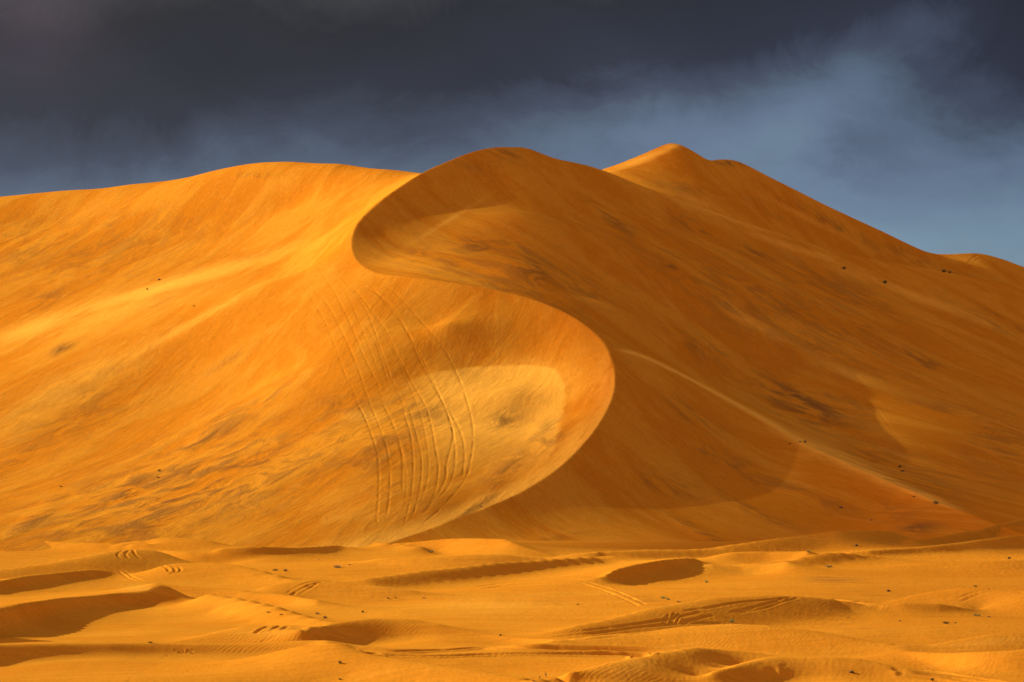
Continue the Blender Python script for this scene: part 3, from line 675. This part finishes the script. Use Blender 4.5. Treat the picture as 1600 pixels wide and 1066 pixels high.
# ------------------------------------------------------------------ sand
def sand_material(name):
    m = bpy.data.materials.new(name)
    m.use_nodes = True
    T = NT(m.node_tree)
    bs = T.n['Principled BSDF']
    geo = T.new('ShaderNodeTexCoord').outputs['Object']
    at = {k: T.new('ShaderNodeAttribute', attribute_name=k).outputs['Fac'] for k in ('stain', 'west', 'flat', 'pale')}
    def streak(ang, s_along, s_across, detail=6.0, dist=0.0, loc=(0, 0, 0), rough=0.6):
        # mapping rotates the point so that x runs along the streaks
        v = T.mapping(geo, rot=(0, 0, -ang), scale=(1, 1, 1))
        v = T.mapping(v, scale=(s_along, s_across, s_across * 0.6), loc=loc)
        return T.noise(v, 1.0, detail, rough, dist)
    aL = math.atan2(170, 53); aR = math.atan2(-150, 98); aF = math.radians(8)
    def pick(s_al, s_ac, **k):
        f = T.mix(at['west'], T.comb(*[streak(aR, s_al, s_ac, **k)] * 3), T.comb(*[streak(aL, s_al, s_ac, **k)] * 3))
        f = T.mix(at['flat'], f, T.comb(*[streak(aF, s_al, s_ac, **k)] * 3))
        n = T.new('ShaderNodeSeparateColor'); T.l.new(f, n.inputs[0])
        return n.outputs[0]
    wide = pick(0.010, 0.075, detail=4.0, dist=0.6)
    fine = pick(0.065, 0.34, detail=6.0, loc=(5, 9, 2), dist=0.5, rough=0.66)
    blot = T.noise(T.mapping(geo, scale=(1, 0.8, 1)), 0.045, 6.0, 0.62, 0.8)
    mott = pick(0.045, 0.13, detail=6.0, dist=1.2, loc=(3, 3, 1), rough=0.62)
    grain = T.noise(geo, 2.6, 6.0, 0.75)
    hair = pick(0.16, 1.5, detail=4.0, loc=(1, 4, 7), dist=0.3, rough=0.6)
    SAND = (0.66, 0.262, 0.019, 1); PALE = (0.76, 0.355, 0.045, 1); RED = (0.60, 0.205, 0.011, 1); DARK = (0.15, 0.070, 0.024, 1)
    damp = T.math('MULTIPLY_ADD', at['flat'], -0.55, 1.0)
    col = T.mix(T.math('MULTIPLY', T.step(wide, 0.62, 0.40), damp), SAND, RED)
    col = T.mix(T.math('MULTIPLY', T.math('MULTIPLY', T.step(fine, 0.52, 0.74), 0.34), damp), col, PALE)
    col = T.mix(T.math('MULTIPLY', T.math('MULTIPLY', T.step(fine, 0.46, 0.30), 0.30), damp), col, RED)
    col = T.mix(T.math('MULTIPLY', at['pale'], T.step(T.math('ADD', T.math('MULTIPLY', at['pale'], 0.22), T.math('ADD', T.math('MULTIPLY', blot, 0.4), T.math('MULTIPLY', fine, 0.6))), 0.40, 0.62)), col, (0.90, 0.435, 0.050, 1))  # pale sand colour, also carries the painted sunlight
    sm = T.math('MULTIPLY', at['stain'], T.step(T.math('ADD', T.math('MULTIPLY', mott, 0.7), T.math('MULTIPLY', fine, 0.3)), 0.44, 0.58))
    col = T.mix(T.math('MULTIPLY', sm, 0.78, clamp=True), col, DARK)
    g = T.math('MULTIPLY', T.math('MULTIPLY_ADD', cenT(T, grain), 0.55, 1.0), T.math('MULTIPLY_ADD', cenT(T, hair), 0.38, 1.0))
    col = T.mix(1.0, col, T.comb(g, g, g), 'MULTIPLY')
    T.l.new(col, bs.inputs['Base Color'])
    bs.inputs['Roughness'].default_value = 0.85
    bs.inputs['Specular IOR Level'].default_value = 0.0
    if 'Diffuse Roughness' in bs.inputs: bs.inputs['Diffuse Roughness'].default_value = 0.5
    hgt = T.math('MULTIPLY', fine, 0.10)
    hgt = T.math('ADD', hgt, T.math('MULTIPLY', wide, 0.55))
    hgt = T.math('ADD', hgt, T.math('MULTIPLY', grain, 0.07))
    hgt = T.math('ADD', hgt, T.math('MULTIPLY', hair, 0.045))
    rough_zone = T.math('MULTIPLY', mott, T.math('MULTIPLY', at['stain'], 0.8))
    hgt = T.math('ADD', hgt, rough_zone)
    wv = T.new('ShaderNodeTexWave', wave_type='BANDS', bands_direction='X', wave_profile='SIN')
    T.l.new(T.mapping(geo, rot=(0, 0, math.radians(28))), wv.inputs['Vector'])
    wv.inputs['Scale'].default_value = 0.62; wv.inputs['Distortion'].default_value = 7.0; wv.inputs['Detail'].default_value = 3.0; wv.inputs['Detail Scale'].default_value = 0.7
    ripple = T.math('MULTIPLY', wv.outputs['Fac'], T.math('MULTIPLY', T.step(blot, 0.46, 0.66), 0.014))
    calm = T.math('MULTIPLY_ADD', at['flat'], -0.80, 1.0)
    hgt = T.math('ADD', T.math('MULTIPLY', hgt, calm), ripple)
    bp = T.new('ShaderNodeBump')
    bp.inputs['Strength'].default_value = 1.0
    bp.inputs['Distance'].default_value = 1.0
    T.l.new(hgt, bp.inputs['Height'])
    T.l.new(bp.outputs[0], bs.inputs['Normal'])
    return m
def cenT(T, n): return T.math('SUBTRACT', n, 0.5)
SANDM = sand_material('orange_sand')
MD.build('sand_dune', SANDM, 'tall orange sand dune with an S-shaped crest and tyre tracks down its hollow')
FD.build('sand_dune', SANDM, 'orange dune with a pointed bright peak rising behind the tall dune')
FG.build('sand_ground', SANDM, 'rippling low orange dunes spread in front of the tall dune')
# the open desert that carries everything on to the horizon
n = 90
yy = np.concatenate([np.linspace(-600, 100, 20), np.geomspace(120, 9000, 70)])
DS = Sheet(np.linspace(-1, 1, 2), yy)
xx = np.sinh(np.linspace(-4.2, 4.2, 81)) * 270
DS.X, DS.Y = np.meshgrid(xx, yy)
DS.Z = 0.5 + 1.6 * vnoise(DS.X / 90, DS.Y / 90, 61, 3) - np.exp(-((DS.Y - 320) / 500) ** 2 - (DS.X / 420) ** 2) * 6.0
DS.attr = {'stain': 0 * DS.X, 'west': 0 * DS.X, 'flat': 0 * DS.X + 1, 'pale': 0 * DS.X}
DS.build('desert_floor', SANDM, 'flat orange desert floor running out beyond the dunes')

# unseen cloud bank, added and shaped to dim the sun on the right flank
def shade_cloud_bank(outline, alt, thick, dens, label):
    import bmesh
    o2 = catmull([(a, b, 0) for a, b in outline] + [(outline[0][0], outline[0][1], 0)], 8)[:, :2]
    c = o2.mean(0)
    V, Fc = [], []
    R = [1.0, 0.93, 0.82, 0.66, 0.45, 0.2]
    m = len(o2)
    for sgn in (1, -1):
        for k, r in enumerate(R):
            for p in o2:
                q = c + (p - c) * r
                hgt = thick * 0.5 * math.sqrt(max(0.0, 1 - r ** 3)) * (1 + 0.5 * float(vnoise(np.array([q[0] / 60]), np.array([q[1] / 60]), 71 + sgn, 3)[0]))
                V.append((q[0], q[1], alt + sgn * hgt))
    nk = len(R)
    for sgn in range(2):
        b0 = sgn * nk * m
        for k in range(nk - 1):
            for i in range(m):
                j = (i + 1) % m
                f = (b0 + k * m + i, b0 + k * m + j, b0 + (k + 1) * m + j, b0 + (k + 1) * m + i)
                Fc.append(f if sgn == 0 else f[::-1])
        f = tuple(b0 + (nk - 1) * m + i for i in range(m))
        Fc.append(f if sgn == 0 else f[::-1])
    for i in range(m):
        j = (i + 1) % m
        Fc.append((i, nk * m + i, nk * m + j, j))
    me = bpy.data.meshes.new('shade_cloud'); me.from_pydata(V, [], Fc)
    bm = bmesh.new(); bm.from_mesh(me); bmesh.ops.remove_doubles(bm, verts=bm.verts, dist=0.01); bmesh.ops.recalc_face_normals(bm, faces=bm.faces); bm.to_mesh(me); bm.free()
    mt = bpy.data.materials.new('shade_cloud_vapour'); mt.use_nodes = True
    T = NT(mt.node_tree); T.n.clear()
    pv = T.new('ShaderNodeVolumePrincipled'); pv.inputs['Color'].default_value = (0.8, 0.8, 0.82, 1); pv.inputs['Density'].default_value = dens
    ou = T.new('ShaderNodeOutputMaterial'); T.l.new(pv.outputs[0], ou.inputs['Volume'])
    me.materials.append(mt)
    o = bpy.data.objects.new('shade_cloud', me); COL.objects.link(o)
    o['kind'] = 'stuff'; o['label'] = label; o['category'] = 'cloud'
    return o
def under_cloud(x, y, zz, alt):
    k = (alt - zz) / SL.z
    return (x + SL.x * k, y + SL.y * k)
ALT = 600.0
shade_cloud_bank([under_cloud(*a, ALT) for a in [(-6, 466, 4), (9, 515, 9), (22, 545, 16), (37, 600, 30), (34, 650, 47), (20, 690, 62), (-6, 730, 75), (-18, 770, 92), (-12, 820, 108), (8, 865, 116), (76, 960, 120), (112, 1040, 132), (200, 1100, 100),
             (340, 1010, 60), (390, 700, 20), (340, 490, 5), (160, 462, 5)]], ALT, 20.0, 0.45, 'unseen cloud bank added to shade the right flank of the dunes')
shade_cloud_bank([under_cloud(*a, ALT - 160) for a in [(48, 215, 4), (40, 300, 4), (50, 400, 4), (80, 455, 4), (160, 460, 4), (230, 400, 4), (230, 280, 4), (130, 190, 4)]], ALT - 160, 40.0, 0.008,  # second unseen bank, added to dim the right foreground
           'thin unseen cloud added to half shade the low dunes at the right')
tick('build')
# ------------------------------------------------------------------ shrubs and stones
def plain(name, c, rough=0.9, var=0.35, scale=6.0):
    m = bpy.data.materials.new(name); m.use_nodes = True
    T = NT(m.node_tree); bs = T.n['Principled BSDF']
    g = T.noise(T.new('ShaderNodeTexCoord').outputs['Object'], scale, 4.0)
    T.l.new(T.mix(g, tuple(x * (1 - var) for x in c) + (1,), tuple(min(1, x * (1 + var)) for x in c) + (1,)), bs.inputs['Base Color'])
    bs.inputs['Roughness'].default_value = rough; bs.inputs['Specular IOR Level'].default_value = 0.2
    return m
M_GREEN = plain('grey_green_leaf', (0.15, 0.18, 0.07))
M_FRESH = plain('fresh_green_leaf', (0.22, 0.29, 0.07))
M_DARKG = plain('dark_leaf', (0.06, 0.065, 0.028))
M_DRY = plain('dry_straw', (0.30, 0.20, 0.085))
M_WOOD = plain('dark_twig', (0.06, 0.038, 0.02))
M_STONE = plain('dark_stone', (0.10, 0.06, 0.035))

def mesh_obj(name, verts, faces, mat, parent=None, smooth_=False):
    me = bpy.data.meshes.new(name)
    me.from_pydata(verts, [], faces); me.materials.append(mat)
    if smooth_: me.polygons.foreach_set('use_smooth', np.ones(len(me.polygons), bool))
    o = bpy.data.objects.new(name, me); COL.objects.link(o)
    if parent: o.parent = parent
    return o
def stick(V, Fc, a, b, r0, r1, n=5):
    a = Vector(a); b = Vector(b); d = (b - a).normalized()
    u = d.orthogonal().normalized(); v = d.cross(u)
    k = len(V)
    for p, r in ((a, r0), (b, r1)):
        for i in range(n):
            t = 2 * math.pi * i / n
            V.append(tuple(p + u * (r * math.cos(t)) + v * (r * math.sin(t))))
    for i in range(n):
        j = (i + 1) % n
        Fc.append((k + i, k + j, k + n + j, k + n + i))
    Fc.append(tuple(range(k + n, k + 2 * n)))
def leaf(V, Fc, p, d, ln, wd, rr):
    d = Vector(d).normalized(); s = d.cross(Vector((rr.uniform(-1, 1), rr.uniform(-1, 1), rr.uniform(-1, 1))))
    if s.length < 1e-4: s = Vector((1, 0, 0))
    s.normalize(); p = Vector(p); k = len(V)
    V += [tuple(p - s * wd * 0.3), tuple(p + d * ln * 0.5 + s * wd), tuple(p + d * ln), tuple(p + d * ln * 0.5 - s * wd)]
    Fc.append((k, k + 1, k + 2, k + 3))
def make_shrub(seed, leaf_mat, wide=1.0, tall=0.75, n=420, upright=0.0, name='desert_shrub'):
    """unit shrub, 1 m across: woody stems and small leaves in loose clumps"""
    rr = random.Random(seed)
    root = bpy.data.objects.new(name, None); COL.objects.link(root)
    V, Fc, LV, LF = [], [], [], []
    tips = []
    for i in range(13):
        a = rr.uniform(0, 2 * math.pi); sp_ = rr.uniform(0.1, 0.46) * (1 - 0.6 * upright) * wide
        tip = (math.cos(a) * sp_, math.sin(a) * sp_, tall * rr.uniform(0.55, 1.0) * (1 - 0.8 * (sp_ / wide) ** 1.2))
        mid = tuple(0.55 * t for t in tip[:2]) + (tip[2] * 0.45,)
        stick(V, Fc, (tip[0] * 0.08, tip[1] * 0.08, -0.06), mid, 0.022, 0.015)
        stick(V, Fc, mid, tip, 0.015, 0.006)
        tips += [tip, tuple(0.5 * (m_ + t_) for m_, t_ in zip(mid, tip))]
    for i in range(n):
        t = rr.choice(tips)
        p = (t[0] + rr.gauss(0, 0.085), t[1] + rr.gauss(0, 0.085), max(0.02, t[2] + rr.gauss(0, 0.075)))
        leaf(LV, LF, p, (p[0] * 0.8 + rr.uniform(-.6, .6), p[1] * 0.8 + rr.uniform(-.6, .6), rr.uniform(0.1, 1.0) + upright), rr.uniform(0.06, 0.13), rr.uniform(0.012, 0.026), rr)
    mesh_obj('stem', V, Fc, M_WOOD, root)
    mesh_obj('foliage', LV, LF, leaf_mat, root)
    return root
def make_tuft(seed, mat, name='grass_tuft'):
    rr = random.Random(seed)
    V, Fc = [], []
    for i in range(150):
        a = rr.uniform(0, 2 * math.pi); r = rr.uniform(0, 0.2)
        leaf(V, Fc, (math.cos(a) * r, math.sin(a) * r, -0.03), (math.cos(a) * rr.uniform(0, 1.1), math.sin(a) * rr.uniform(0, 1.1), 1.0), rr.uniform(0.35, 0.7), 0.016, rr)
    o = mesh_obj(name, V, Fc, mat)
    return o
def make_stone(seed, name='stone'):
    rr = random.Random(seed)
    import bmesh
    bm = bmesh.new()
    bmesh.ops.create_icosphere(bm, subdivisions=3, radius=0.5)
    k = [Vector((rr.uniform(-1, 1), rr.uniform(-1, 1), rr.uniform(-1, 1))).normalized() for _ in range(9)]
    lim = [rr.uniform(0.30, 0.46) for _ in k]
    for v in bm.verts:
        for q, l in zip(k, lim):
            dd = v.co.dot(q)
            if dd > l: v.co -= q * (dd - l)
        v.co.z *= 0.72; v.co.z += 0.18
        v.co += Vector((rr.uniform(-1, 1), rr.uniform(-1, 1), rr.uniform(-1, 1))) * 0.008
    me = bpy.data.meshes.new(name); bm.to_mesh(me); bm.free(); me.materials.append(M_STONE)
    o = bpy.data.objects.new(name, me); COL.objects.link(o)
    return o

# (kind, px, py of the foot, width in photo pixels, label)
PLANTS = [
    ('dark', 31, 858, 9, 'round dark green shrub on the pale strip at the far left'),
    ('dark', 37, 860.5, 5, 'small flat dark shrub touching the round dark shrub at the far left'),
    ('dark', 235, 1005, 9, 'dark round shrub alone on the lit strip above the long shaded lip'),
    ('green', 674, 864, 9, 'green shrub at the foot of the shaded slip beneath the tall dune'),
    ('green', 1263, 863, 8, 'grey green shrub between two low crests below the right flank'),
    ('green', 1295, 887, 12, 'broad low shrub with a pointed middle in front of the rounded crest'),
    ('stone', 1338, 853.5, 6, 'small dark stone on the lit sand right of the shaded dune face'),
    ('stone', 1388, 924.5, 7, 'dark lump just behind the pointed tip of a lit crest'),
    ('fresh', 1104, 911, 7, 'little green shrub in the open sand right of the crescent slip face'),
    ('fresh', 1036, 935.5, 11, 'long fresh green shrub below the end of the crescent slip face'),
    ('green', 1044, 937.5, 8, 'grey green tuft joined to the right end of the long green shrub'),
    ('dry', 1060, 941, 9, 'faint brown tuft just right of the long green shrub'),
    ('fresh', 1144, 973, 10, 'bright green shrub on the lit crest right of the scribbled wheel ruts'),
    ('green', 1526, 963, 12, 'grey green shrub with pale top in the shaded hollow at the right'),
    ('dry', 1545, 964.5, 8, 'low dry wisp just right of the grey green shrub in the hollow'),
    ('stone', 1325, 965, 4, 'tiny reddish dark stone in the shaded hollow under the long lip'),
    ('stone', 1406, 971, 5, 'small black stone on a faint lit line in the right hollow'),
    ('dark', 1478, 975, 13, 'long flat dark shrub lying across the slope of the right hollow'),
    ('dark', 1493, 974, 6, 'small dark tuft at the upper end of the long flat shrub'),
    ('dark', 1524, 917, 8, 'low dark tuft on the skyline of the rut marked dune at the right'),
    ('dark', 1577, 874, 7, 'faint dark tuft above the pale line near the right edge'),
    ('stone', 782, 993, 5, 'small black stone on the crest above the twin wheel ruts'),
    ('upright', 843, 1062, 6, 'thin upright green tuft in the dip at the bottom edge'),
    ('upright', 853, 1059, 7, 'leaning green tuft right beside the upright one at the bottom edge'),
    ('dry', 833, 1064, 7, 'low brown green tuft at the left end of the bottom dip'),
    ('dark', 430, 892, 10, 'dark shrub with a pale cap of sand in the left middle hollow'),
    ('dry', 446, 893, 9, 'pale straw tuft beside the sand capped shrub'),
    ('dark', 419, 957.5, 7, 'dark tuft in the right facing slope below the long shaded wing'),
    ('dark', 439, 961, 6, 'smaller dark tuft downslope of the tuft below the shaded wing'),
    ('dry', 496, 960, 9, 'brown tuft on the far side of the descending ridge'),
    ('dry', 508, 966.5, 9, 'pale straw tuft with dark foot right on the descending ridge'),
    ('dark', 567, 957.5, 6, 'small brown tuft alone on smooth sand with a thin line behind it'),
    ('dark', 546, 883, 5, 'small dark tuft above the pale streak in the middle left hollow'),
    ('dry', 527, 887, 17, 'long pale straw clump lying in the middle left hollow'),
    ('dry', 499, 875, 4, 'tiny brown wisp high in the middle left hollow'),
    ('stone', 903, 945, 4, 'tiny dark stone on the smooth slope left of the curving ruts'),
    ('dark', 618, 935, 4, 'tiny dark tuft at the right of a faint stony patch'),
    ('dry', 606, 935.5, 6, 'faint brown tuft in the stony patch left of the tiny dark one'),
    ('dry', 662, 935, 5, 'faint brown tuft standing in the dip right of the stony patch'),
    ('dark', 531, 1037, 8, 'dark tuft on the front dune, upper of the two there'),
    ('dark', 531, 1062, 7, 'dark tuft on the front dune, lower of the two there'),
    ('dark', 1406, 731, 7, 'dark round shrub, upper of the pair on the right flank'),
    ('green', 1411, 737, 10, 'larger green shrub, lower of the pair on the right flank'),
    ('stone', 1314, 793.5, 7, 'dark stone on the smooth shaded slope below the sloping spur'),
    ('stone', 1362, 813, 5, 'small round dark stone lowest on the smooth shaded slope'),
    ('dark', 1428, 777, 6, 'small dark shrub just below the bright end of the spur'),
    ('green', 1462, 788, 10, 'faded grey shrub on the spur, downhill of the small dark one'),
    ('green', 1503, 824, 9, 'green shrub half hidden behind the lit crest at the far right'),
    ('dark', 1234, 694, 5, 'small dark shrub at the lower left edge of the bright spur'),
    ('dry', 1250, 691.5, 6, 'brown wisp in the middle of the bright spur'),
    ('dark', 1258, 692, 6, 'dark tuft at the right of the three on the bright spur'),
    ('stone', 249, 438, 5, 'dark oval stone above the pale band on the lit left slope'),
    ('dark', 230, 453, 5, 'small brown shrub in the pale band on the lit left slope'),
    ('dark', 303, 479, 4, 'small brown shrub beside the thin pale ridge on the lit left slope'),
    ('stone', 752, 792, 4, 'single black stone on the bright lower end of the curved crest'),
    ('dark', 249, 737, 7, 'dark shrub, upper of two above the dark stains on the left slope'),
    ('dark', 247, 747, 6, 'dark shrub, lower of two above the dark stains on the left slope'),
    ('dark', 95, 761, 6, 'faint dark tuft on the streaked lower left slope'),
    ('dark', 1319, 421, 8, 'dark shrub high on the right flank under the pale band'),
    ('dark', 1383, 443, 9, 'dark shrub with a trailing tip at the edge of the pale band'),
    ('dark', 1475, 426, 8, 'dark shrub in the saddle by the small right hump'),
    ('dark', 1484, 427, 6, 'small dark tuft right of the shrub in the saddle'),
    ('stone', 1330, 1051, 10, 'dark reddish stone lying in a hollow near the bottom edge'),
    ('dark', 1457, 1064, 9, 'dark green shrub among the wheel ruts at the bottom right'),
]
proto = {'dark': make_shrub(1, M_DARKG, 1.0, 0.62, 520), 'green': make_shrub(2, M_GREEN, 1.05, 0.66, 460), 'fresh': make_shrub(3, M_FRESH, 1.0, 0.7, 460),
         'upright': make_shrub(4, M_GREEN, 0.8, 1.25, 300, 1.2), 'dry': make_tuft(5, M_DRY), 'stone': make_stone(6)}
used = set()
CAT = {'dark': 'shrub', 'green': 'shrub', 'fresh': 'shrub', 'upright': 'shrub', 'dry': 'grass tuft', 'stone': 'stone'}
GRP = {'shrub': 'desert shrubs scattered over the sand', 'grass tuft': 'dry grass tufts scattered over the sand', 'stone': 'dark stones scattered over the sand'}
rp = random.Random(9)
for kind, px, py, wpx, label in PLANTS:
    s, p = ground(px, py)
    if p is None: print('no ground', label); continue
    size = 0.95 * wpx * p[1] / F
    src = proto[kind]
    if kind not in used: o = src; used.add(kind)
    else:
        o = src.copy(); COL.objects.link(o)
        for ch in list(src.children):
            c = ch.copy(); COL.objects.link(c); c.parent = o
    o.location = (p[0], p[1], p[2] - 0.02 * size)
    flat = 0.55 if ('flat' in label or 'long' in label or 'low' in label) else rp.uniform(0.85, 1.1)
    o.scale = (size, size, size * flat)
    o.rotation_euler = (0, 0, rp.uniform(0, 6.28))
    o['label'] = label; o['category'] = CAT[kind]; o['group'] = GRP[CAT[kind]]
